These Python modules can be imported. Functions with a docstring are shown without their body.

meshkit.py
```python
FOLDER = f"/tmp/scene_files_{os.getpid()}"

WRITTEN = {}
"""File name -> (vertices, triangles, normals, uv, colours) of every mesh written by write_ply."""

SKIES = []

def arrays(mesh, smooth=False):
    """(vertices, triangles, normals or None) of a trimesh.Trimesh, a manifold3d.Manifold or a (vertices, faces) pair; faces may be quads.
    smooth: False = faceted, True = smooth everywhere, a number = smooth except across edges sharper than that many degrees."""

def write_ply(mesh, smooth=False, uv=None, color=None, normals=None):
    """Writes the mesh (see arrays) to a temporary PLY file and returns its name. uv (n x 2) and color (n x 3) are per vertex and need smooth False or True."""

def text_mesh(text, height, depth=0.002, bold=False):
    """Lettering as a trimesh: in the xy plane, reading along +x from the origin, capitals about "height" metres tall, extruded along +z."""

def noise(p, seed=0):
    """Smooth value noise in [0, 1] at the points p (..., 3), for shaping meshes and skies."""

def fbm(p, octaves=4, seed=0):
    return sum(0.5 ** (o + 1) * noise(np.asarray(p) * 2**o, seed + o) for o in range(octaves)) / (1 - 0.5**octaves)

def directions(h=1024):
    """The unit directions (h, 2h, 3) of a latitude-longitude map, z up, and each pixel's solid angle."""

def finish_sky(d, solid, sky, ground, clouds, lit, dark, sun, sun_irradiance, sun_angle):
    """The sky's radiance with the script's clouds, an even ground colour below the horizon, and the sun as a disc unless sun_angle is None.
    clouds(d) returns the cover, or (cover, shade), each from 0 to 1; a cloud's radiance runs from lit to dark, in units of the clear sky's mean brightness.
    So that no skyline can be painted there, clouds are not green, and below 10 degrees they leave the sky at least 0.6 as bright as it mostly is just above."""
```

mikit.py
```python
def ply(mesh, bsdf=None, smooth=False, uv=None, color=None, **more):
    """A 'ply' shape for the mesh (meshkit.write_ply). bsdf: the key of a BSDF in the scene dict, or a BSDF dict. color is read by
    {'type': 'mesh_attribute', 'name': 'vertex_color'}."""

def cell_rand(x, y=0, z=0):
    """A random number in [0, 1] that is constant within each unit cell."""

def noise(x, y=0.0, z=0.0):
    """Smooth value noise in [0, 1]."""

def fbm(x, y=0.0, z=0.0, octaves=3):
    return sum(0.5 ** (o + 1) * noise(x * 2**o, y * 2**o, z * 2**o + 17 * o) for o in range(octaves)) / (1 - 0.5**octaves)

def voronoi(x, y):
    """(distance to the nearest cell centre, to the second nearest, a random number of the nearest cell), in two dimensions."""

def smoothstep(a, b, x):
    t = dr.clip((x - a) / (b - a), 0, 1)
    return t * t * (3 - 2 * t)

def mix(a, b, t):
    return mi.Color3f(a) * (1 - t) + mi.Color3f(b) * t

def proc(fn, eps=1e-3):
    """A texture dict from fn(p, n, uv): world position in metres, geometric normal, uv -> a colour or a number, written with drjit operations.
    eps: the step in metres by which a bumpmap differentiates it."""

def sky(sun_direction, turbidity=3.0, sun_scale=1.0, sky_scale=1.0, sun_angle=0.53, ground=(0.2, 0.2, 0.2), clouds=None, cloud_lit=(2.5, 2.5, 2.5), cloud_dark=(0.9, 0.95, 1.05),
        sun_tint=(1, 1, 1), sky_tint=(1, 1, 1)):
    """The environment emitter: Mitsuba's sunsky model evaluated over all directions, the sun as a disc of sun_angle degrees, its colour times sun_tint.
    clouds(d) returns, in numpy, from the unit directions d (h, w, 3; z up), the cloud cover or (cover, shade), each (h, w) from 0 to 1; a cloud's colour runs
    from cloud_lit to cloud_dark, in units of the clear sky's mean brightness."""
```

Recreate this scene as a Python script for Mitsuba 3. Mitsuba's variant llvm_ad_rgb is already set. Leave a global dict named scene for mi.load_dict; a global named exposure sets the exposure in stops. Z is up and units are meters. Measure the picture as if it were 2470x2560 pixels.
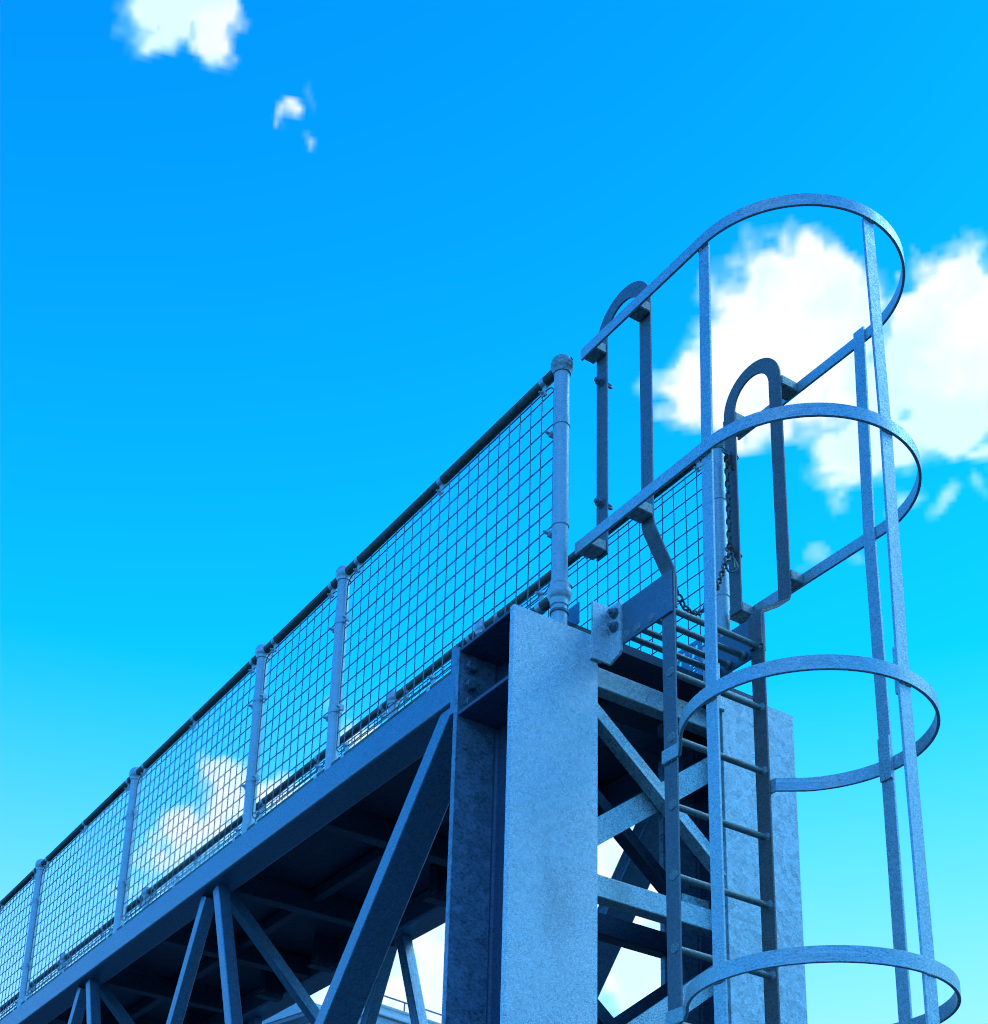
import math, random
import numpy as np
import trimesh
import mitsuba as mi
import drjit as dr
import mikit, meshkit
from mikit import noise, fbm, voronoi, smoothstep, mix
from shapely.geometry import Polygon, box as sbox, Point
from shapely.ops import unary_union

T = mi.ScalarTransform4f
scene, labels = {}, {}
rng = random.Random(7)

# ------------------------------------------------------------------ camera, sky, exposure
EYE = np.array([-2.9056, -3.8968, -3.2917])
FWD = np.array([0.4743, 0.8062, 0.3536])
UPV = np.array([-0.2227, -0.2787, 0.9342])
scene['camera'] = {
    'type': 'perspective', 'fov': math.degrees(2 * math.atan(1235 / 3897.7)), 'fov_axis': 'x',
    'principal_point_offset_x': -(989.1 - 1235) / 2470, 'principal_point_offset_y': -(2387.7 - 1280) / 2560,
    'near_clip': 0.05, 'far_clip': 5000.0,
    'to_world': T().look_at(origin=EYE.tolist(), target=(EYE + FWD).tolist(), up=UPV.tolist())}
exposure = 2.9

GROUND_Z = -4.9


PUFFS = (
    (44.95, 42.6, 1.93, 1.6, 1.21), (46.95, 43.3, 1.85, 1.34, 1.16), (43.55, 41.0, 1.85, 1.26, 1.16), (45.95, 40.9, 2.44, 1.51, 1.21), (47.95, 41.8, 1.68, 1.51, 1.07), (42.55, 40.0, 1.26, 0.76, 0.78),
    (44.95, 39.0, 1.34, 0.59, 0.53), (49.65, 42.7, 0.67, 0.84, 0.48), (49.15, 39.9, 1.6, 1.09, 0.87), (47.35, 39.3, 1.6, 0.76, 0.58), (49.55, 38.0, 1.6, 0.76, 0.73), (48.95, 36.9, 1.01, 0.76, 0.41),
    (50.3, 37.3, 1.01, 0.76, 0.41), (52.1, 42.3, 1.2, 1.17, 1.22), (53.8, 42.5, 1.29, 1.26, 1.22), (52.9, 40.5, 1.98, 1.71, 1.33), (55.5, 41.5, 1.38, 1.26, 1.06), (52.6, 38.5, 1.38, 1.08, 0.9),
    (51.1, 40.1, 1.03, 1.44, 0.45), (54.25, 36.8, 1.0, 0.45, 0.42), (55.6, 35.95, 0.9, 0.5, 0.36), (52.6, 35.2, 0.5, 0.6, 0.26), (55.0, 35.2, 0.35, 0.6, 0.24), (47.6, 34.6, 1.0, 0.6, 0.26),
    (49.0, 33.9, 1.0, 0.5, 0.22), (51.0, 35.6, 0.8, 0.5, 0.26), (18.6, 52.15, 1.9, 0.9, 1.1), (14.9, 51.7, 2.0, 0.9, 0.75), (19.5, 51.15, 1.1, 1.0, 0.75), (17.2, 51.25, 1.6, 0.8, 0.62),
    (16.6, 50.45, 0.7, 0.7, 0.4), (18.7, 50.55, 1.2, 0.5, 0.45), (23.15, 48.25, 0.44, 0.4, 0.62), (23.9, 48.9, 0.72, 0.56, 0.17), (23.3, 26.0, 1.3, 0.8, 0.75), (24.9, 26.5, 1.3, 0.6, 0.7),
    (22.4, 25.0, 1.5, 0.8, 0.7), (23.3, 27.0, 1.1, 0.6, 0.62), (21.3, 23.8, 1.5, 0.7, 0.42), (26.4, 26.9, 1.0, 0.5, 0.5), (29.2, 28.7, 1.69, 0.55, 0.6), (19.6, 22.6, 1.6, 0.8, 0.3),
    (27.6, 29.6, 0.91, 0.44, 0.22), (31.6, 20.0, 3.2, 2.2, 1.1), (38.8, 24.0, 2.0, 1.5, 1.1), (40.0, 20.6, 2.2, 1.6, 1.1), (36.0, 20.6, 3.0, 2.4, 0.9), (29.0, 18.0, 4.0, 2.0, 0.7),
    (34.9, 30.4, 1.04, 0.66, 0.26), (33.9, 28.6, 1.04, 0.77, 0.26), (36.6, 30.0, 0.91, 0.55, 0.26), (13.9, 52.0, 1.2, 0.6, 0.55), (20.4, 51.9, 0.9, 0.6, 0.6), (16.0, 50.6, 1.0, 0.5, 0.3),
    (56.6, 38.9, 0.8, 0.5, 0.3), (53.9, 35.6, 0.4, 0.4, 0.24), (54.2, 38.0, 0.9, 0.5, 0.4))


def clouds(d):
    x, y, z = d[..., 0], d[..., 1], d[..., 2]
    # the directions are pushed about a little, so that outlines curl and fray
    wx = np.stack([meshkit.fbm(d * 16 + o, 4, 40 + k) - .5 for k, o in enumerate((0, 5.2, 9.7))], -1)
    wf = np.stack([meshkit.fbm(d * 55 + o, 4, 50 + k) - .5 for k, o in enumerate((2, 7.2, 4.7))], -1)
    q = d + wx * .046 + wf * .024
    q = q / np.linalg.norm(q, axis=-1, keepdims=True)
    az = np.degrees(np.arctan2(q[..., 0], q[..., 1]))
    el = np.degrees(np.arcsin(np.clip(q[..., 2], -1, 1)))
    n1 = meshkit.fbm(d * 11.0 + 3.1, 5, 3)
    n2 = meshkit.fbm(q * 30.0 + 1.7, 5, 11)
    n3 = meshkit.fbm(q * 95.0 + 0.4, 4, 17)
    blob = np.zeros_like(az)
    # cumulus puffs: azimuth, elevation, half-widths in degrees, strength
    for a, e, ra, re, s in PUFFS:
        ra = ra * np.cos(np.radians(e))
        da = (az - a) * np.cos(np.radians(e))
        blob = np.maximum(blob, s * np.exp(-((da / ra) ** 2 + ((el - e) / re) ** 2) ** 1.1)) + .25 * s * np.exp(-((da / ra / 1.25) ** 2 + ((el - e) / re / 1.25) ** 2))
    az = np.degrees(np.arctan2(x, y))
    el = np.degrees(np.arcsin(np.clip(z, -1, 1)))
    # fair-weather clouds over the rest of the sky, outside the part seen
    away = 1 - np.clip(1 - (np.abs(az - 33) - 34) / 8, 0, 1) * np.clip(1 - (np.abs(el - 34) - 20) / 5, 0, 1)
    far = np.clip((meshkit.fbm(d * [3, 3, 4.5] + 7.7, 4, 29) - .52) * 5, 0, 1) * np.clip((el - 6) / 10, 0, 1)
    blob = blob + far * .6 * away
    body = blob * (1 + 1.0 * (n1 - .5)) + np.minimum(blob, .5) * (2.2 * (n2 - .5) + 1.9 * (n3 - .5))
    cover = np.clip((body - .18) * 2.0, 0, 1)
    # pale cyan haze that thickens and whitens towards the horizon
    veil = .74 * np.exp(-(np.maximum(el - 14, 0) / 18.5) ** 1.6) * (.8 + .3 * np.cos(np.radians(az - 75)))
    white = np.clip((31 - el) / 26, 0, .50) ** 1.15
    total = 1 - (1 - cover) * (1 - veil)
    thin = 1 - cover
    shade_c = np.clip(.02 + .55 * thin ** 1.5 + np.clip((n2 - .48) * 1.3 + (n1 - .48) * 1.0, 0, .24), 0, 1)
    shade = (cover * shade_c + (1 - cover) * veil * (1 - white)) / np.maximum(total, 1e-6)
    return total, shade


SUN = (0.85, -0.17, 0.95)
scene['sky'] = mikit.sky(SUN, turbidity=2.5, sun_scale=0.14, sky_scale=1.0, sun_angle=22, sky_tint=(0.003, 0.93, 2.0), sun_tint=(.42, .86, 1.15),
                         ground=(0.02, 0.03, 0.045), clouds=clouds, cloud_lit=(1.36, 1.44, 1.60), cloud_dark=(0.012, 1.36, 2.1))

# ------------------------------------------------------------------ materials


def planar(p, n):
    """two coordinates that run along any upright or level face"""
    up = dr.abs(n.z) > 0.7
    return dr.select(up, p.x * 1.03 + p.y * 0.11, p.x * 0.93 + p.y * 1.07 + p.z * 0.05), dr.select(up, p.y * 0.98 - p.x * 0.07, p.z * 1.0 + p.x * 0.03)


def zinc(base, cell, grain, contrast, spangle=0.35, tint=(0.80, 1.04, 1.05), dirt=0.25, dirt_col=(0.20, 0.17, 0.15)):
    def fn(p, n, uv):
        u, v = planar(p, n)
        wob = noise(p.x * 60, p.y * 60, p.z * 60) * 0.9
        a, b, r = voronoi(u * cell + wob, v * cell + wob * 0.7)
        a2, b2, r2 = voronoi(u * cell * 2.6 - 3 + wob, v * cell * 2.6 + 9 - wob)
        g = fbm(p.x * grain, p.y * grain, p.z * grain, 2)
        worm = 1 - dr.abs(2 * noise(p.x * grain * .8 + 3, p.y * grain * .8, p.z * grain * .8 + 7) - 1)   # crooked bright threads
        big = fbm(p.x * 2.6 + 5, p.y * 2.6, p.z * 2.6, 3)
        edge = smoothstep(0.0, 0.12, b - a)
        m = 1 + contrast * ((r - 0.5) * spangle + (r2 - 0.5) * 0.6 + (g - 0.5) * 1.1 + (worm - .6) * .9 - 0.22 * (1 - edge)) + 0.16 * (big - 0.5)
        c = mi.Color3f(base) * mi.Color3f(tint) * dr.maximum(m, 0.1)
        d = smoothstep(0.60, 0.80, fbm(p.x * 7, p.y * 7, p.z * 1.6 + 3, 4)) * dirt
        return mix(c, mi.Color3f(dirt_col), d)
    return fn


def zinc_rough(cell, grain, lo=0.38, hi=0.62):
    def fn(p, n, uv):
        u, v = planar(p, n)
        wob = noise(p.x * 60, p.y * 60, p.z * 60) * 0.5
        a, b, r = voronoi(u * cell + wob, v * cell + wob * 0.7)
        return lo + (hi - lo) * (0.6 * r + 0.4 * noise(p.x * grain, p.y * grain, p.z * grain))
    return fn


def bump(grain, amp):
    def fn(p, n, uv):
        return amp * fbm(p.x * grain, p.y * grain, p.z * grain, 2)
    return fn


def steel(key, base, cell, grain, contrast, metallic=0.35, rough=(0.38, 0.62), bump_h=0.0, **kw):
    b = {'type': 'principled', 'base_color': mikit.proc(zinc(base, cell, grain, contrast, **kw)), 'metallic': metallic,
         'roughness': mikit.proc(zinc_rough(cell, grain, *rough)), 'specular': 0.5}
    if bump_h:
        b = {'type': 'bumpmap', 'scale': 1.0, 'nested_texture': mikit.proc(bump(grain * .6, bump_h), eps=2e-3), 'bsdf': b}
    scene[key] = {'type': 'twosided', 'bsdf': b}


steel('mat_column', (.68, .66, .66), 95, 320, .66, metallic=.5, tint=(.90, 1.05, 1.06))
steel('mat_column_spangle', (.54, .54, .55), 44, 260, .55, metallic=.5, spangle=.8, tint=(.84, 1.05, 1.08))
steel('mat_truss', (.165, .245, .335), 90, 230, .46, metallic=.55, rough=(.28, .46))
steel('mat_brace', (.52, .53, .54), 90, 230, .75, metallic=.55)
steel('mat_ladder', (.165, .175, .20), 80, 220, .42, metallic=.4, dirt=.3)
steel('mat_ladder_brown', (.165, .150, .145), 80, 220, .5, metallic=.3, dirt=.7, dirt_col=(.15, .115, .09), tint=(.95, .98, 1.0))
steel('mat_cage', (.50, .52, .54), 90, 230, .45, metallic=.7, dirt=.10)
steel('mat_post', (.55, .56, .58), 90, 200, .3, metallic=.5, dirt=.35, dirt_col=(.26, .24, .21))
steel('mat_wire', (.13, .16, .20), 90, 200, .3, metallic=.3, dirt=.0)
steel('mat_ball', (.36, .36, .35), 60, 90, .6, dirt=.75, dirt_col=(.30, .29, .22))
steel('mat_rail', (.125, .105, .085), 40, 90, .7, metallic=.0, rough=(.6, .85), dirt=.8, dirt_col=(.05, .043, .035))
steel('mat_rung', (.22, .21, .20), 80, 130, .5, dirt=.7, dirt_col=(.13, .105, .08))
steel('mat_chain', (.13, .12, .12), 90, 200, .6, metallic=.5, dirt=.7, dirt_col=(.09, .06, .045))
steel('mat_bolt', (.17, .19, .23), 120, 260, .6, dirt=.35, dirt_col=(.06, .055, .055))
steel('mat_block', (.34, .33, .31), 70, 120, .6, dirt=.9, dirt_col=(.33, .29, .23))
steel('mat_weld', (.25, .25, .25), 150, 350, .8, dirt=.6, dirt_col=(.11, .09, .075))
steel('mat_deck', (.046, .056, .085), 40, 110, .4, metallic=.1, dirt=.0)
steel('mat_brace_shade', (.040, .055, .085), 60, 150, .5, metallic=.3, dirt=.3, dirt_col=(.05, .045, .04))  # back lattice layer: shade of the bay put into a darker base colour
steel('mat_recess_shade', (.075, .10, .16), 70, 200, .5, metallic=.3, dirt=.35, dirt_col=(.05, .05, .06))  # web, stiffeners, caps: shade of the column recess painted into the base colour
steel('mat_flange_shade', (.22, .27, .35), 30, 120, .5, metallic=.4, spangle=.8)  # back flanges: same column steel, recess shade put into a darker colour
steel('mat_plate', (.15, .20, .26), 90, 220, .36, metallic=.5)
scene['mat_brass'] = {'type': 'principled', 'base_color': {'type': 'rgb', 'value': [.55, .42, .18]}, 'metallic': 1.0, 'roughness': 0.35}
scene['mat_rust'] = {'type': 'twosided', 'bsdf': {'type': 'principled', 'roughness': .8, 'base_color': mikit.proc(
    lambda p, n, uv: mix((.10, .05, .03), (.19, .10, .06), noise(p.x * 260, p.y * 260, p.z * 260)))}}


def ground_col(p, n, uv):
    g = fbm(p.x * .6, p.y * .6, 0, 4)
    f = fbm(p.x * 30, p.y * 30, 0, 3)
    return mix((.018, .020, .023), (.036, .038, .042), .6 * g + .4 * f)


scene['mat_ground'] = {'type': 'twosided', 'bsdf': {'type': 'principled', 'base_color': mikit.proc(ground_col), 'roughness': .9}}


def plaster(c0, c1):
    def fn(p, n, uv):
        return mix(c0, c1, fbm(p.x * 1.3, p.y * 1.3, p.z * .8, 4) * .7 + .3 * noise(p.x * 25, p.y * 25, p.z * 25))
    return fn


scene['mat_wall'] = {'type': 'twosided', 'bsdf': {'type': 'principled', 'base_color': mikit.proc(plaster((.66, .66, .64), (.80, .80, .78))), 'roughness': .85}}
scene['mat_fascia'] = {'type': 'twosided', 'bsdf': {'type': 'principled', 'base_color': mikit.proc(plaster((.50, .56, .58), (.60, .66, .68))), 'roughness': .7}}
scene['mat_soffit'] = {'type': 'twosided', 'bsdf': {'type': 'principled', 'base_color': mikit.proc(plaster((.22, .24, .27), (.28, .30, .33))), 'roughness': .8}}
scene['mat_frame'] = {'type': 'twosided', 'bsdf': {'type': 'principled', 'base_color': {'type': 'rgb', 'value': [.62, .64, .66]}, 'roughness': .5}}
scene['mat_pane'] = {'type': 'twosided', 'bsdf': {'type': 'principled', 'base_color': {'type': 'rgb', 'value': [.03, .05, .07]}, 'roughness': .06, 'specular': .9, 'clearcoat': .5}}

# ------------------------------------------------------------------ helpers
_taken = {}


def numbered(key):
    k = _taken.get(key, -1) + 1
    _taken[key] = k
    return key if k == 0 else f'{key}_{k:03d}'


def part(parent, name, mesh, mat, smooth=False, label=None):
    key = numbered(f'{parent}__{name}' if parent else name)
    scene[key] = mikit.ply(mesh, mat, smooth=smooth)
    if label:
        labels[key] = {'label': label}
    return key


def thing(name, label, cat, group=None):
    key = numbered(name)
    labels[key] = {'label': label, 'category': cat}
    if group:
        labels[key]['group'] = group
    return key


cat = trimesh.util.concatenate


def hull(pts):
    return trimesh.convex.convex_hull(np.asarray(pts, float))


def box(x0, x1, y0, y1, z0, z1, b=0.0015):
    lo, hi = np.array([min(x0, x1), min(y0, y1), min(z0, z1)]), np.array([max(x0, x1), max(y0, y1), max(z0, z1)])
    b = min(b, .3 * (hi - lo).min())
    pts = []
    for s in np.ndindex(2, 2, 2):
        c = np.where(np.array(s) == 1, hi, lo)
        inw = np.where(np.array(s) == 1, -b, b)
        for k in range(3):
            q = c + inw
            q[k] = c[k]
            pts.append(q)
    return hull(pts)


def frame_of(a, b, side):
    a, b = np.asarray(a, float), np.asarray(b, float)
    z = (b - a) / np.linalg.norm(b - a)
    s = np.asarray(side, float)
    x = s - z * (s @ z)
    x /= np.linalg.norm(x)
    y = np.cross(z, x)
    M = np.eye(4)
    M[:3, 0], M[:3, 1], M[:3, 2], M[:3, 3] = x, y, z, a
    return M, np.linalg.norm(b - a)


def rhs(a, b, w, h, side, r=.006):
    """closed hollow section: w along 'side', h across it, rounded corners"""
    M, L = frame_of(a, b, side)
    pg = sbox(-w / 2 + r, -h / 2 + r, w / 2 - r, h / 2 - r).buffer(r, quad_segs=4)
    m = trimesh.creation.extrude_polygon(pg, L, engine='earcut')
    m.apply_transform(M)
    return m


def angle_bar(a, b, w, h, t, side, flip=1):
    """rolled angle: leg w along 'side' on the near face, leg h standing behind it"""
    M, L = frame_of(a, b, side)
    pg = unary_union([sbox(-w / 2, 0, w / 2, t), sbox(-w / 2, 0, -w / 2 + t, h) if flip > 0 else sbox(w / 2 - t, 0, w / 2, h)]).buffer(.0015, quad_segs=2)
    m = trimesh.creation.extrude_polygon(pg, L, engine='earcut')
    m.apply_transform(M)
    return m


def tube(a, b, r, n=20, caps=True):
    M, L = frame_of(a, b, (1, .013, .21) if abs(np.asarray(b)[0] - np.asarray(a)[0]) < .7 * np.linalg.norm(np.subtract(b, a)) else (0, 1, .1))
    m = trimesh.creation.cylinder(r, L, sections=n)
    m.apply_translation([0, 0, L / 2])
    m.apply_transform(M)
    return m


def lathe(prof, at, n=24):
    m = trimesh.creation.revolve(np.array(prof, float), sections=n)
    m.apply_translation(at)
    return m


def loft(P, W, N, closed=False):
    """flat bar: at every station P a rectangle spanned by the vectors W (full width) and N (full thickness)"""
    P, W, N = (np.asarray(q, float) for q in (P, W, N))
    wl, nl = np.linalg.norm(W, axis=1)[:, None], np.linalg.norm(N, axis=1)[:, None]
    c = .0012
    ring = []
    for sw, sn in ((-1, -1), (1, -1), (1, 1), (-1, 1)):
        e1 = P + W * (sw * .5) * (1 - 2 * c / wl) + N * (sn * .5)
        e2 = P + W * (sw * .5) + N * (sn * .5) * (1 - 2 * c / nl)
        ring += [e1, e2] if sw * sn < 0 else [e2, e1]
    ring = np.stack(ring, 1)                       # stations x 8 x 3
    k, m = ring.shape[:2]
    v = ring.reshape(-1, 3)
    f = []
    for i in range(k - 1 + (1 if closed else 0)):
        a, b = i * m, ((i + 1) % k) * m
        for j in range(m):
            j2 = (j + 1) % m
            f += [[a + j, a + j2, b + j2], [a + j, b + j2, b + j]]
    if not closed:
        for j in range(1, m - 1):
            f += [[0, j + 1, j], [(k - 1) * m, (k - 1) * m + j, (k - 1) * m + j + 1]]
    t = trimesh.Trimesh(v, f, process=False)
    t.fix_normals()
    return t


def ropes(P, r, n=8, closed=False):
    """round bar along a polyline"""
    P = np.asarray(P, float)
    k = len(P)
    tg = (np.roll(P, -1, 0) - np.roll(P, 1, 0)) if closed else np.gradient(P, axis=0)
    tg /= np.linalg.norm(tg, axis=1)[:, None]
    nrm = np.cross(tg, [.31, .17, .93])
    if np.linalg.norm(nrm, axis=1).min() < .2:
        nrm = np.cross(tg, [.93, .17, -.31])
    nrm /= np.linalg.norm(nrm, axis=1)[:, None]
    bn = np.cross(tg, nrm)
    an = np.arange(n) * 2 * np.pi / n
    v = (P[:, None] + r * (np.cos(an)[None, :, None] * nrm[:, None] + np.sin(an)[None, :, None] * bn[:, None])).reshape(-1, 3)
    f = []
    for i in range(k if closed else k - 1):
        a, b = i * n, ((i + 1) % k) * n
        for j in range(n):
            j2 = (j + 1) % n
            f += [[a + j, a + j2, b + j2], [a + j, b + j2, b + j]]
    if not closed:
        for j in range(1, n - 1):
            f += [[0, j + 1, j], [(k - 1) * n, (k - 1) * n + j, (k - 1) * n + j + 1]]
    t = trimesh.Trimesh(v, f, process=False)
    t.fix_normals()
    return t


def hexbolt(at, axis, r=.016, h=.012, washer=True, shank=.0):
    """hexagon head (or nut) on a washer; 'axis' points out of the plate"""
    ax = np.asarray(axis, float) / np.linalg.norm(axis)
    M, _ = frame_of(at, np.asarray(at) + ax, (.3, .2, .9))
    ms = []
    z = 0
    if washer:
        ms.append(trimesh.creation.cylinder(r * 1.32, .004, sections=20).apply_translation([0, 0, .002]))
        z = .004
    hx = trimesh.creation.cylinder(r, h * .8, sections=6).apply_translation([0, 0, z + h * .4])
    top = hull(np.vstack([np.c_[r * np.cos(np.arange(6) * np.pi / 3), r * np.sin(np.arange(6) * np.pi / 3), np.full(6, z + h * .8)],
                          np.c_[.82 * r * np.cos(np.arange(12) * np.pi / 6), .82 * r * np.sin(np.arange(12) * np.pi / 6), np.full(12, z + h)]]))
    ms += [hx, top]
    if shank:
        ms.append(trimesh.creation.cylinder(r * .52, shank, sections=12).apply_translation([0, 0, z + h + shank / 2]))
    m = cat(ms)
    m.apply_transform(M)
    return m


def weld(a, b, r=.005, seed=0):
    """lumpy weld bead"""
    g = np.random.default_rng(seed + 11)
    a, b = np.asarray(a, float), np.asarray(b, float)
    n = max(3, int(np.linalg.norm(b - a) / .007))
    P = a + (b - a) * np.linspace(0, 1, n)[:, None] + g.normal(0, .0006, (n, 3))
    ms = []
    for q in P:
        s = trimesh.creation.icosphere(1, r * g.uniform(.8, 1.15))
        s.apply_translation(q)
        ms.append(s)
    return cat(ms)


# ------------------------------------------------------------------ ground
def disc(r, z):
    an = np.arange(64) * np.pi / 32
    v = np.vstack([[[0, 0, z]], np.c_[r * np.cos(an), r * np.sin(an), np.full(64, z)]])
    return v, np.array([[0, 1 + i, 1 + (i + 1) % 64] for i in range(64)])


part(None, 'ground', disc(900, GROUND_Z), 'mat_ground')
labels['ground'] = {'label': 'dark asphalt yard under the footbridge', 'category': 'ground', 'kind': 'structure'}

# ------------------------------------------------------------------ columns of the end frame
XN, XF = -.0395, .928            # centres of the two columns
CW, YF, YB = .374, -.04, .332    # flange width, front and back of the section
TF, TW = .025, .016
ZC = -.180


def i_column(xc):
    prof = unary_union([sbox(-CW / 2, YF, CW / 2, YF + TF), sbox(-CW / 2, YB - TF, CW / 2, YB), sbox(-TW / 2, YF, TW / 2, YB)])
    prof = prof.buffer(-.0).buffer(.014, join_style=1, quad_segs=4).buffer(-.014, join_style=1, quad_segs=4)   # root radii
    prof = prof.buffer(-.003, quad_segs=3).buffer(.003, quad_segs=3)
    out = []
    for cut in (sbox(-1, YF - 1, 1, YF + TF), sbox(-1, YF + TF, 1, YB - TF), sbox(-1, YB - TF, 1, YB + 1)):
        pg = prof.intersection(cut)
        pg = max((q for q in getattr(pg, 'geoms', [pg]) if q.geom_type == 'Polygon'), key=lambda q: q.area)
        m = trimesh.creation.extrude_polygon(pg, ZC - GROUND_Z, engine='earcut')
        m.apply_translation([xc, 0, GROUND_Z])
        out.append(m)
    return out


col = thing('steel_column', 'near galvanised I-section column with three bolts in its open side, left of the ladder', 'column', 'columns at the end of the footbridge')
for nm, mm, mt in zip(('front_flange', 'web', 'back_flange'), i_column(XN), ('mat_column', 'mat_recess_shade', 'mat_flange_shade')):
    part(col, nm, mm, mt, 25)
for s, nm in ((-1, 'stiffener'), (1, 'stiffener')):
    xa, xb = (XN - CW / 2 + .004, XN - TW / 2) if s < 0 else (XN + TW / 2, XN + CW / 2 - .004)
    part(col, nm, box(xa, xb, YF + TF, YB - TF, -.466, -.450), 'mat_recess_shade')
    part(col, 'cap_plate', box(xa, xb, YF + TF, YB - TF, ZC - .018, ZC - .004), 'mat_recess_shade')
for i, (bx, bz) in enumerate(((-.178, -.252), (-.178, -.330), (-.180, -.408))):
    part(col, 'bolt', hexbolt((bx, YB - TF, bz), (0, -1, 0), .0215, .020), 'mat_bolt', 20)
    part(col, 'bolt', hexbolt((XN * 2 - bx, YB - TF, bz), (0, -1, 0), .0215, .020), 'mat_bolt', 20)
part(col, 'weld_bead', weld((XN - CW / 2 + .01, YB - TF - .003, -.453), (XN - TW / 2 - .01, YB - TF - .003, -.453), .005, 1), 'mat_weld', True)

col2 = thing('steel_column', 'far galvanised I-section column with flowery zinc spangle, behind the right ladder stringer', 'column', 'columns at the end of the footbridge')
for nm, mm, mt in zip(('front_flange', 'web', 'back_flange'), i_column(XF), ('mat_column_spangle', 'mat_recess_shade', 'mat_flange_shade')):
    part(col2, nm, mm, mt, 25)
for s in (-1, 1):
    xa, xb = (XF - CW / 2 + .004, XF - TW / 2) if s < 0 else (XF + TW / 2, XF + CW / 2 - .004)
    part(col2, 'stiffener', box(xa, xb, YF + TF, YB - TF, -.466, -.450), 'mat_recess_shade')
    part(col2, 'cap_plate', box(xa, xb, YF + TF, YB - TF, ZC - .018, ZC - .004), 'mat_recess_shade')

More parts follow.
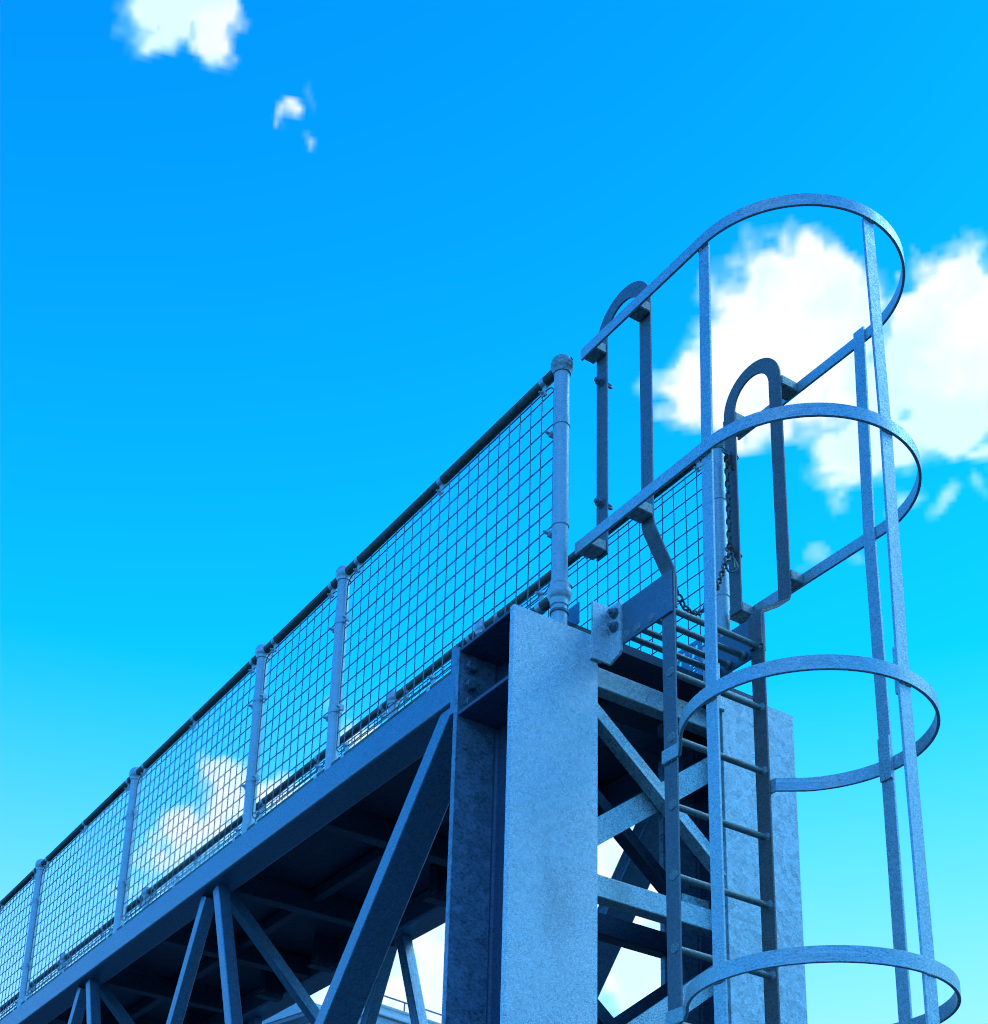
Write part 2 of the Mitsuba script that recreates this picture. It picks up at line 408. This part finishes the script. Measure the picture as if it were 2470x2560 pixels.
# ------------------------------------------------------------------ footbridge
br = thing('footbridge', 'long galvanised steel truss footbridge with dark underside, running away to the lower left', 'bridge')
YEND = 10.2
C0, C1 = -.276, -.132            # chord bottom and top
XT = (-.0385, 1.03)              # planes of the two trusses
for i, x in enumerate(XT):
    w = .152
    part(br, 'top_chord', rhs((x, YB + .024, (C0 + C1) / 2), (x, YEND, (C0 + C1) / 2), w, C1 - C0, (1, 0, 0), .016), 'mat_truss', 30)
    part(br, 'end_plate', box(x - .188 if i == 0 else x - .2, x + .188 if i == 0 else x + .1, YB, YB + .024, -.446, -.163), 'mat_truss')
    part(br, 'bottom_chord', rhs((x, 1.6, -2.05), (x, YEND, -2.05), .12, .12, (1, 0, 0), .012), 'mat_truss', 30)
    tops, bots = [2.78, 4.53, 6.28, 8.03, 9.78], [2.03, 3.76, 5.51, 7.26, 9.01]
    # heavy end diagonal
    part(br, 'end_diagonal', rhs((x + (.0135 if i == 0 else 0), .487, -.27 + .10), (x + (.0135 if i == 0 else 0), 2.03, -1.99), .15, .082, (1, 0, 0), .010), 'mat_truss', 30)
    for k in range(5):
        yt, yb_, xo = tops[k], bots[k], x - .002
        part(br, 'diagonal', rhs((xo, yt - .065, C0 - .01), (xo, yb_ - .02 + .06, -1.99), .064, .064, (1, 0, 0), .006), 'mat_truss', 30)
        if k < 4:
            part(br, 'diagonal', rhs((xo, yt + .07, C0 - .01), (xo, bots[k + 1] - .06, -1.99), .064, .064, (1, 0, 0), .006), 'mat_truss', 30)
# transverse frames: beams under the deck, sway braces
for k, y in enumerate((.95, 1.82, 2.78, 3.66, 4.53, 5.40, 6.28, 7.15, 8.03, 8.9, 9.78)):
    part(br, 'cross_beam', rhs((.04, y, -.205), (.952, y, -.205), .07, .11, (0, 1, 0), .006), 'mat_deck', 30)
    if k in (2, 4, 6, 8):
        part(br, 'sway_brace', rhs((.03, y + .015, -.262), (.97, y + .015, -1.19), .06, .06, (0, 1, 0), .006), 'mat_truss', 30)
for x in (.50,):
    part(br, 'stringer_beam', rhs((x, .35, -.175), (x, YEND, -.175), .05, .06, (1, 0, 0), .005), 'mat_deck', 30)
# deck of folded planks
for k in range(12):
    y0 = .045 + k * .85
    part(br, 'deck_plank', box(.055, 1.0, y0, y0 + .8495, -.1315, -.092, .001), 'mat_deck')
# hanger brackets under the far chord
for k, y in enumerate((1.25, 2.1, 3.3, 3.95, 5.0)):
    m = cat([box(.80, .955, y, y + .012, -.30, -.135), box(.80, .955, y + .012, y + .07, -.312, -.30), box(.80, .812, y - .05, y, -.30, -.15)])
    part(br, 'hanger_bracket', m, 'mat_deck')
# near toe plate, far perforated toe plate
part(br, 'toe_plate', box(.112, .118, .03, YEND, -.092, -.002), 'mat_truss')


def perforated(y0, y1, z0, z1, x, t):
    sh = sbox(y0, z0, y1, z1)
    holes = []
    r = 0
    zz = z0 + .022
    while zz < z1 - .012:
        yy = y0 + .02 + (.019 if r % 2 else 0)
        while yy < y1 - .02:
            holes.append(sbox(yy - .0045, zz - .008, yy + .0045, zz + .008).buffer(.003, quad_segs=2))
            yy += .038
        zz += .030
        r += 1
    sh = sh.difference(unary_union(holes))
    m = trimesh.creation.extrude_polygon(sh, t, engine='earcut')
    M = np.array([[0, 0, 1, x], [1, 0, 0, 0], [0, 1, 0, 0], [0, 0, 0, 1.]])
    m.apply_transform(M)
    return m


part(br, 'toe_plate', perforated(-.02, .62, -.105, .098, .742, .004), 'mat_truss', label='perforated toe plate of small slots on the far side')
part(br, 'toe_plate', box(.742, .746, .625, YEND, -.105, .098), 'mat_truss')

# the end frame's lattice, one layer on each flange of the columns
XA, XB = XN + CW / 2 - .03, XF - CW / 2 + .03
for layer, y in enumerate((.015, .285)):
    mt = 'mat_brace' if layer == 0 else 'mat_brace_shade'  # back layer is the same steel coloured as if in shade
    for k, dz in enumerate((0, -.84, -1.68)):
        # members lie on the inner faces of the flanges, the angles' other legs point inwards
        if layer == 1 or k == 0:
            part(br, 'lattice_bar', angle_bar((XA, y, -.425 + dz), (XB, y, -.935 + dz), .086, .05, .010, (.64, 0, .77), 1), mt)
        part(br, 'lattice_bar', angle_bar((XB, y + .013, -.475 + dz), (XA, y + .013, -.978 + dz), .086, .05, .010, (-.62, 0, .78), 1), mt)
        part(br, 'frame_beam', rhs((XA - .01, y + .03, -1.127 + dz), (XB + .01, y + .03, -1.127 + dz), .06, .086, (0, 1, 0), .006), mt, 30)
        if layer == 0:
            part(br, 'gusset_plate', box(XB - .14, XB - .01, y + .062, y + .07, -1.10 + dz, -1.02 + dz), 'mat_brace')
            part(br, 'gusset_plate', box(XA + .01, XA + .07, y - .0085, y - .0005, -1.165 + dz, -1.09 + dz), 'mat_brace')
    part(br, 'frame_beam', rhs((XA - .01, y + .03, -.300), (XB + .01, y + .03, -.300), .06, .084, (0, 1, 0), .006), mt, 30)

# ------------------------------------------------------------------ mesh fences
POSTY = (0., 1.7, 2.55, 4.25, 5.95, 7.65, 8.5, 10.2)
HT = 1.0066


def arc(c, r, a0, a1, n, ax1, ax2):
    an = np.radians(np.linspace(a0, a1, n))
    return np.asarray(c) + r * (np.cos(an)[:, None] * np.asarray(ax1) + np.sin(an)[:, None] * np.asarray(ax2))


def mesh_panel(x, y0, y1, z0, z1, near):
    """welded wire panel: a round-cornered border bar, wires at 75 mm, a doubled wire at top and bottom"""
    r = .0028
    c = .045
    P = np.vstack([arc((x, y0 + c, z0 + c), c, 270, 180, 6, (0, 1, 0), (0, 0, 1)), arc((x, y0 + c, z1 - c), c, 180, 90, 6, (0, 1, 0), (0, 0, 1)),
                   arc((x, y1 - c, z1 - c), c, 90, 0, 6, (0, 1, 0), (0, 0, 1)), arc((x, y1 - c, z0 + c), c, 0, -90, 6, (0, 1, 0), (0, 0, 1))])
    ms = [ropes(P, .0031, 6, True)]
    ny = max(2, int(round((y1 - y0) / .0745)))
    nz = int(round((z1 - z0 - .07) / .0765))
    g = np.random.default_rng(int(y0 * 1000) + int(x * 100) + 5)
    for k in range(1, ny):
        y = y0 + (y1 - y0) * k / ny
        n = 7
        zz = np.linspace(z0 - .004, z1 + .004, n)
        Q = np.c_[np.full(n, x - .0035), y + g.normal(0, .0013, n) + g.normal(0, .0022) * np.sin(np.pi * np.linspace(0, 1, n)), zz]
        ms.append(ropes(Q, r, 5))
    for k in range(nz + 1):
        z = z0 + .035 + (z1 - z0 - .07) * k / nz
        n = 9
        yy = np.linspace(y0 - .006, y1 + .006, n)
        Q = np.c_[np.full(n, x + .0012), yy, z + g.normal(0, .0012, n) + g.normal(0, .0025) * np.sin(np.pi * np.linspace(0, 1, n))]
        ms.append(ropes(Q, r, 5))
    return cat(ms)


def rail_clip(x, y, z, r, down=True):
    """sheet band round a rail with a tail that hooks the mesh, one fixing screw"""
    ms = [cat([tube((x, y - .013, z), (x, y + .013, z), r + .0022, 20)])]
    s = -1 if down else 1
    ms.append(box(x - .006, x + .006, y - .011, y + .011, z + s * r, z + s * (r + .042)))
    ms.append(box(x - .010, x - .004, y - .012, y + .012, z + s * (r + .030), z + s * (r + .050)))
    ms.append(hexbolt((x - .010, y, z + s * (r + .036)), (-1, 0, 0), .0075, .010, False, .008))
    return cat(ms)


def post_clip(x, y, z, r, both):
    """band round a post with ears that grip the mesh on either side"""
    ms = [lathe([(r, -.018), (r + .0028, -.018), (r + .0028, .018), (r, .018)], (x, y, z))]
    for s in ((1, -1) if both else (1,)):
        ms.append(box(x - .005, x + .004, y + s * r, y + s * (r + .036), z - .020, z - .002 + .0))
        ms.append(box(x - .012, x + .010, y + s * (r + .028), y + s * (r + .038), z - .026, z + .004))
        ms.append(hexbolt((x - .012, y + s * (r + .033), z - .010), (-1, 0, 0), .008, .012, False, .008))
    return cat(ms)


def build_fence(x, label, base_z, near):
    f = thing('mesh_fence', label, 'fence', 'mesh fences along the footbridge')
    rp, rr = .0300, .0212
    zb = -.030                                   # axis of the bottom rail
    for i, y in enumerate(POSTY):
        bz = ZC - .004 if (i == 0 and near) else base_z
        p = part(f, 'post', tube((x, y, bz), (x, y, HT - .028), rp, 28), 'mat_post', 40)
        # ball joint at the top with collar and rail sockets
        prof = [(0.001, .0445)] + [(.0445 * math.cos(math.radians(a)), .0445 * math.sin(math.radians(a))) for a in range(80, -46, -9)] + [(.0345, -.034), (.0345, -.042), (.0305, -.042)]
        part(p, 'ball_joint', lathe(prof, (x, y, HT), 32), 'mat_ball' if i == 0 else 'mat_post', 40,
             label='weathered grey ball joint with lichen' if i == 0 and near else None)
        if i == 0:
            prof2 = [(rp, .052), (.034, .050), (.035, .040)] + [(.046 * math.cos(math.radians(a)), .046 * math.sin(math.radians(a))) for a in range(46, -50, -8)] + [(.034, -.040), (.034, -.055), (rp, -.056)]
            part(p, 'ball_joint', lathe(prof2, (x, y, zb), 32), 'mat_post', 40)
            part(p, 'set_screw', cat([lathe([(0.0005, .0), (.0085, .0), (.0085, .006), (.0005, .006)], (0, 0, 0), 16).apply_transform(
                frame_of((x + .022, y - .036, zb + .022), (x + .05, y - .08, zb + .045), (0, 0, 1))[0])]), 'mat_brass', 30)
            part(p, 'set_screw', cat([lathe([(0.0005, .0), (.0080, .0), (.0080, .003), (.0005, .003)], (0, 0, 0), 16).apply_transform(
                frame_of((x + .019, y - .033, HT + .021), (x + .05, y - .08, HT + .055), (0, 0, 1))[0])]), 'mat_bolt', 30)
            part(p, 'clamp_ring', lathe([(rp, .005), (rp + .005, .005), (rp + .005, -.005), (rp, -.005)], (x, y, -.112)), 'mat_bolt', 30)
        else:
            part(p, 'weld_bead', lathe([(rp - .001, .016), (rp + .004, .008), (rp + .013, .0), (rp - .001, .0)], (x, y, base_z + .0005)), 'mat_weld', 40)
        for k, z in enumerate((.735, .27)):
            part(p, 'mesh_clip', post_clip(x, y, z + .01 * math.sin(i * 2.3 + k), rp, i > 0), 'mat_post', 25)
    for i in range(len(POSTY) - 1):
        y0, y1 = POSTY[i], POSTY[i + 1]
        part(f, 'top_rail', tube((x, y0 + .036, HT - .002), (x, y1 - .036, HT - .002), rr, 24), 'mat_rail', 40)
        part(f, 'bottom_rail', tube((x, y0 + .036, zb), (x, y1 - .036, zb), rr, 24), 'mat_rail', 40)
        part(f, 'mesh_panel', mesh_panel(x - .002, y0 + .046, y1 - .044, .022, .955, near), 'mat_wire', 60)
        L = y1 - y0
        for t in ((.11, L / 2, L - .14) if L > 1 else (.11, L - .14)):
            part(f, 'rail_clip', rail_clip(x, y0 + t, HT - .002, rr), 'mat_post', 25)
            part(f, 'rail_clip', rail_clip(x, y0 + t, zb, rr, False), 'mat_post', 25)
    return f


build_fence(0.0, 'near wire mesh fence with dark top rail and ball-topped posts, along the front chord', C1 - .002, True)
fence2 = build_fence(.796, 'far wire mesh fence along the back of the bridge, seen behind the caged ladder', -.094, False)

# ------------------------------------------------------------------ caged ladder
ld = thing('caged_ladder', 'galvanised fixed ladder with round safety cage hoops at the end of the footbridge', 'ladder')
XL, XR, ST = .213, .632, .0085
YS0, YS1 = -.377, -.312
ZH = (1.04, .135, -.795, -1.725, -2.65)
ZBOT = -4.55
part(ld, 'stringer', box(XL, XL + ST, YS0, YS1, ZBOT, -.052, .0015), 'mat_ladder')
part(ld, 'stringer', box(XR, XR + ST, YS0, YS1, ZBOT, -.052, .0015), 'mat_ladder_brown', label='right stringer with brown dirt on its upper end')
RZ0, RDZ, YR = -.198, .2538, -.352
for k in range(17):
    zr = RZ0 - k * RDZ
    r_ = part(ld, 'rung', tube((XL - .003, YR, zr), (XR + ST + .003, YR, zr), .0118, 20), 'mat_rung', 40)
    for xx, s in ((XL + ST, 1), (XR, -1), (XL, -1)):
        prof = [(.011, .0), (.0205, .0), (.0165, .004), (.0125, .009 if xx != XL else .003), (.0, .009 if xx != XL else .0034)]
        M = frame_of((xx, YR, zr), (xx + s, YR, zr), (0, 0, 1))[0]
        part(r_, 'weld_bead', lathe(prof, (0, 0, 0), 16).apply_transform(M), 'mat_weld', 40)

# landing: two side plates bolted to brackets on the columns, step-through rods between them
PZ0, PZ1 = -.221, -.052
for s, xp0, xp1 in ((-1, XL - .009, XL), (1, XR + ST, XR + ST + .009)):
    part(ld, 'side_plate', box(xp0, xp1, YS0 + .004, -.062, PZ0, PZ1), 'mat_plate')
for k, y in enumerate((-.268, -.190, -.129)):
    r_ = part(ld, 'landing_rod', tube((XL - .011, y, RZ0 + .004), (XR + ST + .011, y, RZ0 + .004), .0115, 20), 'mat_rung', 40)
    M = frame_of((XL - .009, y, RZ0 + .004), (XL - 1, y, RZ0 + .004), (0, 0, 1))[0]
    part(r_, 'weld_bead', lathe([(.011, 0), (.019, 0), (.0155, .0035), (.0, .0042)], (0, 0, 0), 16).apply_transform(M), 'mat_weld', 40)
    M = frame_of((XR, y, RZ0 + .004), (XR - 1, y, RZ0 + .004), (0, 0, 1))[0]
    part(r_, 'weld_bead', lathe([(.011, 0), (.019, 0), (.0155, .004), (.012, .010), (.0, .010)], (0, 0, 0), 16).apply_transform(M), 'mat_weld', 40)


def bracket(xin, xout, side):
    """folded angle cleat: one leg flat on the column face, one leg standing out towards the ladder, lower corner cut"""
    t = .010
    leg = trimesh.creation.extrude_polygon(Polygon([(xout, -.279), (xin, -.279), (xin, -.040), (xout, -.040)]) if side < 0 else
                                           Polygon([(xin, -.279), (xout, -.279), (xout, -.040), (xin, -.040)]), t, engine='earcut')
    leg.apply_transform(np.array([[1, 0, 0, 0], [0, 0, -1, YF - .0005], [0, 1, 0, 0], [0, 0, 0, 1.]]))
    fin = trimesh.creation.extrude_polygon(Polygon([(YF - .004, -.279), (-.100, -.262), (-.110, -.25), (-.110, -.044), (YF - .004, -.040)]), t, engine='earcut')
    x0 = xin - t if side < 0 else xin
    fin.apply_transform(np.array([[0, 0, 1, x0], [1, 0, 0, 0], [0, 1, 0, 0], [0, 0, 0, 1.]]))
    return cat([leg, fin])


for side, xin, xout in ((-1, XL - .009, .115), (1, XR + ST + .009, .742)):
    b_ = part(ld, 'wall_bracket', bracket(xin - .0005 if side < 0 else xin + .0005, xout, side), 'mat_column')
    for z in (-.082, -.140):
        xx = xin - .0105 if side < 0 else xin + .0105
        part(b_, 'bolt', hexbolt((xx, -.079, z), (side, 0, 0), .0165, .015, True, .011), 'mat_bolt', 20)
    xe = .1145 if side < 0 else .7425
    part(b_, 'weld_bead', weld((xe, YF - .004, -.282), (xe + (.04 if side < 0 else -.01), YF - .004, -.282), .006, 4 + side), 'mat_weld', True)

# walk-through handrails: stringers set out sideways, up, over a half circle and down again
YC_, RA = -.218, .128


def handrail(xs, xv, zlo, zhi, zc):
    P, W = [], []
    n1 = 6
    for z in np.linspace(-.20, -.075, 3):
        P.append((xs, -.3455, z)); W.append((0, .064, 0))
    for t in np.linspace(.06, .94, n1):
        P.append((xs + (xv - xs) * t, -.3455, -.055 + (zhi + .055) * t)); W.append((0, .064, 0))
    for z in np.linspace(zhi + .02, zc, 10):
        P.append((xv, -.3455, z)); W.append((0, .062, 0))
    for a in np.radians(np.linspace(6, 174, 22)):
        P.append((xv, YC_ - RA * math.cos(a), zc + RA * math.sin(a)))
        W.append((0, .062 * math.cos(a), -.062 * math.sin(a)))
    for z in np.linspace(zc, zlo, 8):
        P.append((xv, YC_ + RA, z)); W.append((0, -.062, 0))
    P, W = np.array(P), np.array(W)
    tg = np.gradient(P, axis=0)
    tg /= np.linalg.norm(tg, axis=1)[:, None]
    N = np.cross(W, tg)
    N = N / np.linalg.norm(N, axis=1)[:, None] * .0085
    N = np.where((N[:, :1] < 0), -N, N)
    return loft(P, W, N)


part(ld, 'handrail', handrail(XL + ST + .0045, .1265, .128, .112, 1.118), 'mat_ladder', 30, label='left walk-through handrail with arched top')
part(ld, 'handrail', handrail(XR - .0045, .785, .140, .052, 1.085), 'mat_ladder_brown', 30, label='right walk-through handrail with arched top')

# cage hoops
HW, HT_ = .050, .0105
for k, zh in enumerate(ZH):
    xc, yc, R = (.474, -.725, .407) if k == 0 else (.450, -.742, .404) if k == 1 else (.4425, -.742, .401) if k == 2 else (.4385, -.742, .394)
    P = []
    if k < 2:
        for y in np.linspace(-.036, yc, 12)[:-1]:
            P.append((xc - R, y))
        for a in np.radians(np.linspace(180, 360, 60)):
            P.append((xc + R * math.cos(a), yc + R * math.sin(a)))
        for y in np.linspace(yc, -.036, 12)[1:]:
            P.append((xc + R, y))
    else:
        xl, xr = XL - .0045, XR + ST + .0045
        P += [(xl, -.313), (xl, -.345), (xl, -.380), (xl, -.396)]
        a0 = 180 - math.degrees(math.acos((xc - xl + .048) / R))
        for a in np.radians(np.linspace(a0, 540 - a0, 72)):
            P.append((xc + R * math.cos(a), yc + R * math.sin(a)))
        P += [(xr, -.396), (xr, -.380), (xr, -.345), (xr, -.313)]
    P = np.array(P)
    tg = np.gradient(P, axis=0)
    tg /= np.linalg.norm(tg, axis=1)[:, None]
    N3 = np.c_[tg[:, 1], -tg[:, 0], np.zeros(len(P))] * HT_
    P3 = np.c_[P, np.full(len(P), zh + HW / 2)]
    hp = part(ld, 'cage_hoop', loft(P3, np.tile([0, 0, HW], (len(P), 1)), N3), 'mat_cage', 30)
    if k < 2:
        # spacer blocks between hoop arms and handrail legs
        for xa, xb in ((xc - R + HT_ / 2, .1225), (.789, xc + R - HT_ / 2)):
            for ya, yb_ in ((-.120, -.042), (-.381, -.312)):
                part(hp, 'spacer_block', box(xa, xb, ya, yb_, zh + .0015, zh + HW - .004, .004), 'mat_block')
    else:
        part(hp, 'weld_bead', weld((XL - .004, -.315, zh - .002), (XL - .004, -.376, zh - .002), .004, k), 'mat_weld', True)

# cage straps, inside the hoops
SW, STT = .050, .0095
for pts, wd in (
        (((.0785, -.722, 1.036), (.058, -.73, .16), (.0525, -.727, -.77), (.0525, -.727, -1.70), (.0525, -.727, -2.66)), (0, 1, 0)),
        (((.458, -1.123, 1.036), (.452, -1.137, .16), (.446, -1.134, -.77), (.458, -1.134, -1.70), (.458, -1.134, -2.66)), (1, 0, 0)),
        (((.872, -.703, 1.10), (.843, -.708, .16), (.8335, -.722, -.77), (.8335, -.722, -1.70), (.8335, -.722, -2.66)), (0, 1, 0))):
    pts = np.array(pts, float)
    zs = np.linspace(pts[0, 2], pts[-1, 2], 30)
    X = np.interp(-zs, -pts[:, 2], pts[:, 0])
    Y = np.interp(-zs, -pts[:, 2], pts[:, 1])
    P = np.c_[X, Y, zs]
    tn = np.cross(wd, (0, 0, 1)).astype(float)
    sp = part(ld, 'cage_strap', loft(P, np.tile(np.array(wd) * SW, (30, 1)), np.tile(tn * STT, (30, 1))), 'mat_cage', 30)
    # lap splices below the third hoop and welds at the hoops
    i3 = pts[2]
    part(sp, 'lap_splice', loft(np.array([i3 + [0, 0, -.06], i3 + [0, 0, .02], i3 + [0, 0, .10]]) - tn * .0085 * (1 if wd[1] else -1) * (1 if i3[0] > .4 else -1) * 0 + (np.array([0, .0085, 0]) if wd[0] else np.array([.0085 if i3[0] < .4 else -.0085, 0, 0])),
                                np.tile(np.array(wd) * .049, (3, 1)), np.tile(tn * STT, (3, 1))), 'mat_cage', 30)
    for zh in ZH[:4]:
        j = np.argmin(np.abs(zs - zh))
        q = np.array([np.interp(-zh, -pts[:, 2], pts[:, 0]), np.interp(-zh, -pts[:, 2], pts[:, 1]), zh - .002])
        h = np.array(wd) * .022
        out = (q[:2] - [.4425, -.74]); out = np.array([*out / np.linalg.norm(out), 0]) * .005
        part(sp, 'weld_bead', weld(q - h + out, q + h + out, .0042, int(100 * abs(zh)) + 3), 'mat_weld', True)

# eye bolts on the back legs of the handrails
for (xv, z, flip) in ((.1265, .925, 0), (.1265, .365, 0), (.785, .885, 1), (.785, .415, 1)):
    y = -.090
    x0, x1 = xv - .004, xv + .004
    s = -1 if flip == 0 else 1
    ring_c = (x1 + .022, y, z) if flip == 0 else (x0 - .022, y, z)
    ring = ropes(arc(ring_c, .0175, 0, 345, 22, (1, 0, 0), (0, .5, .87)), .0056, 8)
    nut = hexbolt((x0, y, z), (-1, 0, 0), .0165, .018, True, .009) if flip == 0 else hexbolt((x1, y, z), (1, 0, 0), .0165, .018, True, .009)
    part(ld, 'eye_bolt', cat([ring, nut]), 'mat_bolt', 30)

# ------------------------------------------------------------------ safety chains


def link_mesh(c, d, roll, L=.0395, w=.0270, r=.0040):
    d = np.asarray(d, float) / np.linalg.norm(d)
    ref = np.array([.64, -.77, .05])
    s = ref - d * (ref @ d)
    s /= np.linalg.norm(s)
    q = np.cross(d, s)
    side = math.cos(roll) * s + math.sin(roll) * q
    rr = w / 2 - r
    hl = L / 2 - rr - r
    P = np.vstack([arc(np.asarray(c) + d * hl, rr, 90, -90, 8, d, side), arc(np.asarray(c) - d * hl, rr, -90, -270, 8, d, side)])
    return ropes(P, r, 7, True)


def chain(key, P, pitch=.0295, mat='mat_chain', rusty=()):
    P = np.asarray(P, float)
    seg = np.r_[0, np.cumsum(np.linalg.norm(np.diff(P, axis=0), axis=1))]
    n = int(seg[-1] / pitch)
    for i in range(n):
        a, b = (i) * seg[-1] / n, (i + 1) * seg[-1] / n
        pa, pb = (np.array([np.interp(s, seg, P[:, k]) for k in range(3)]) for s in (a, b))
        part(key, 'link', link_mesh((pa + pb) / 2, pb - pa, .25 + (i % 2) * math.pi / 2 + rng.uniform(-.15, .15)), 'mat_rust' if i in rusty else mat, 40)


ch = thing('safety_chain', 'dark steel chain hanging straight down from the right handrail of the ladder', 'chain')
xh, yh = .757, -.094
zt_, zb_ = .868, .415
chain(ch, [(xh, yh, zt_), (xh + .001, yh - .003, .64), (xh - .002, yh - .002, zb_)], rusty=(0, 1, 14))
chain(ch, [(xh + .010, yh + .012, zt_ + .006), (xh + .024, yh + .004, zt_ - .02), (xh + .022, yh - .010, zt_ - .07)], rusty=(0, 1))
chain(ch, [(xh - .002, yh - .004, zb_ + .012), (xh + .012, yh - .010, zb_ - .01), (xh + .006, yh - .012, zb_ - .055)], rusty=(0,))
ch2 = thing('safety_chain', 'slack chain sagging from the left stringer top across the ladder opening', 'chain')
A_, B_ = np.array([XL + ST + .006, -.352, -.075]), np.array([xh - .012, yh - .006, zb_ - .02])
t = np.linspace(0, 1, 60)[:, None]
Pc = A_ + (B_ - A_) * t
Pc[:, 2] -= 4 * .235 * (t[:, 0] * (1 - t[:, 0])) * (1 - .35 * t[:, 0]) * 1.0
chain(ch2, Pc, rusty=(17, 18))
hk = thing('snap_hook', 'small pear-shaped snap hook hanging where the two chains meet on the right handrail', 'hook')
c = np.array([xh - .003, yh - .012, zb_ - .075])
u_, w_ = np.array([.80, -.55, .1]), np.array([0, 0, 1.])
an = np.radians(np.linspace(0, 352, 28))
P = c + np.array([(.019 - .009 * math.sin(a)) * math.cos(a) * u_ + .034 * math.sin(a) * w_ for a in an])
part(hk, 'body', ropes(P, .0044, 9, True), 'mat_bolt', 40)
part(hk, 'gate', ropes([c + .013 * u_ * .9 + w_ * -.015, c + .009 * u_ + w_ * .022], .0034, 8), 'mat_brass', 40)

# ------------------------------------------------------------------ apartment block far behind
bd = thing('apartment_building', 'pale flat-roofed apartment block seen through the truss at the bottom', 'building')
dirR = np.array([math.sin(math.radians(80)), math.cos(math.radians(80)), 0])      # along the right facade
dirB = np.array([math.sin(math.radians(-11)), math.cos(math.radians(-11)), 0])    # away from us along the left facade
CORN = np.array([14.55, 26.6, 0])
ZR = 8.55


def bbox(a0, a1, b0, b1, z0, z1, bev=.01):
    m = box(a0, a1, b0, b1, z0, z1, bev)
    M = np.eye(4)
    M[:3, 0], M[:3, 1], M[:3, 3] = dirR, dirB, CORN
    m.apply_transform(M)
    return m


part(bd, 'wall', bbox(0, 16, 0, 12, GROUND_Z, ZR - .75), 'mat_wall')
rf = part(bd, 'roof', bbox(-.55, 16.5, -.55, 12.5, ZR - .75, ZR - .62), 'mat_soffit')
part(rf, 'fascia', bbox(-.58, 16.6, -.58, 12.6, ZR - .62, ZR - .34), 'mat_fascia')
part(rf, 'cornice', bbox(-.66, 16.7, -.66, 12.7, ZR - .34, ZR - .27), 'mat_frame')
part(rf, 'parapet', bbox(-.30, 16.3, -.30, 12.3, ZR - .27, ZR + .02), 'mat_wall')
part(rf, 'coping', bbox(-.36, 16.4, -.36, 12.4, ZR + .02, ZR + .07), 'mat_fascia')
part(rf, 'roof_railing', cat([bbox(0, 16, -.02, .02, ZR + .43, ZR + .46, .004)] + [bbox(a, a + .03, -.015, .015, ZR + .07, ZR + .43, .004) for a in (.9, 5.1, 9.3, 13.5)]), 'mat_soffit')
wg = part(bd, 'stair_wing', bbox(-.05, 5, 2.0, 11.5, ZR - .7, ZR + .05), 'mat_wall')
part(wg, 'roof_slab', bbox(-.75, 5.4, 1.7, 12.2, ZR + .05, ZR + .16), 'mat_soffit')
part(wg, 'fascia', bbox(-.78, 5.5, 1.67, 12.3, ZR + .16, ZR + .44), 'mat_fascia')
for s in range(4):
    zt = ZR - 1.15 - s * 2.9
    for k in range(7):
        a = .7 + k * 2.2
        w = part(bd, 'window', cat([bbox(a, a + 1.3, -.03, .01, zt - 1.45, zt - 1.38), bbox(a, a + 1.3, -.03, .01, zt - .07, zt), bbox(a, a + .06, -.03, .01, zt - 1.38, zt - .07),
                                    bbox(a + 1.24, a + 1.3, -.03, .01, zt - 1.38, zt - .07), bbox(a + .62, a + .68, -.03, .01, zt - 1.38, zt - .07)]), 'mat_frame')
        part(w, 'pane', bbox(a + .06, a + 1.24, -.012, .005, zt - 1.38, zt - .07), 'mat_pane')
    for k in range(5):
        b = .6 + k * 2.3
        w = part(bd, 'window', cat([bbox(-.03, .01, b, b + 1.4, zt - 1.45, zt - 1.38), bbox(-.03, .01, b, b + 1.4, zt - .07, zt), bbox(-.03, .01, b, b + .06, zt - 1.38, zt - .07),
                                    bbox(-.03, .01, b + 1.34, b + 1.4, zt - 1.38, zt - .07), bbox(-.03, .01, b + .67, b + .73, zt - 1.38, zt - .07)]), 'mat_frame')
        part(w, 'pane', bbox(-.012, .005, b + .06, b + 1.34, zt - 1.38, zt - .07), 'mat_pane')
    bal = part(bd, 'balcony', bbox(-1.1, -.002, 1.2, 4.6, zt - 2.25, zt - 2.1), 'mat_fascia')
    part(bal, 'glass_panel', bbox(-1.09, -1.06, 1.25, 4.55, zt - 2.1, zt - 1.15), 'mat_pane')
    part(bal, 'handrail', bbox(-1.11, -1.04, 1.2, 4.6, zt - 1.15, zt - 1.1), 'mat_frame')
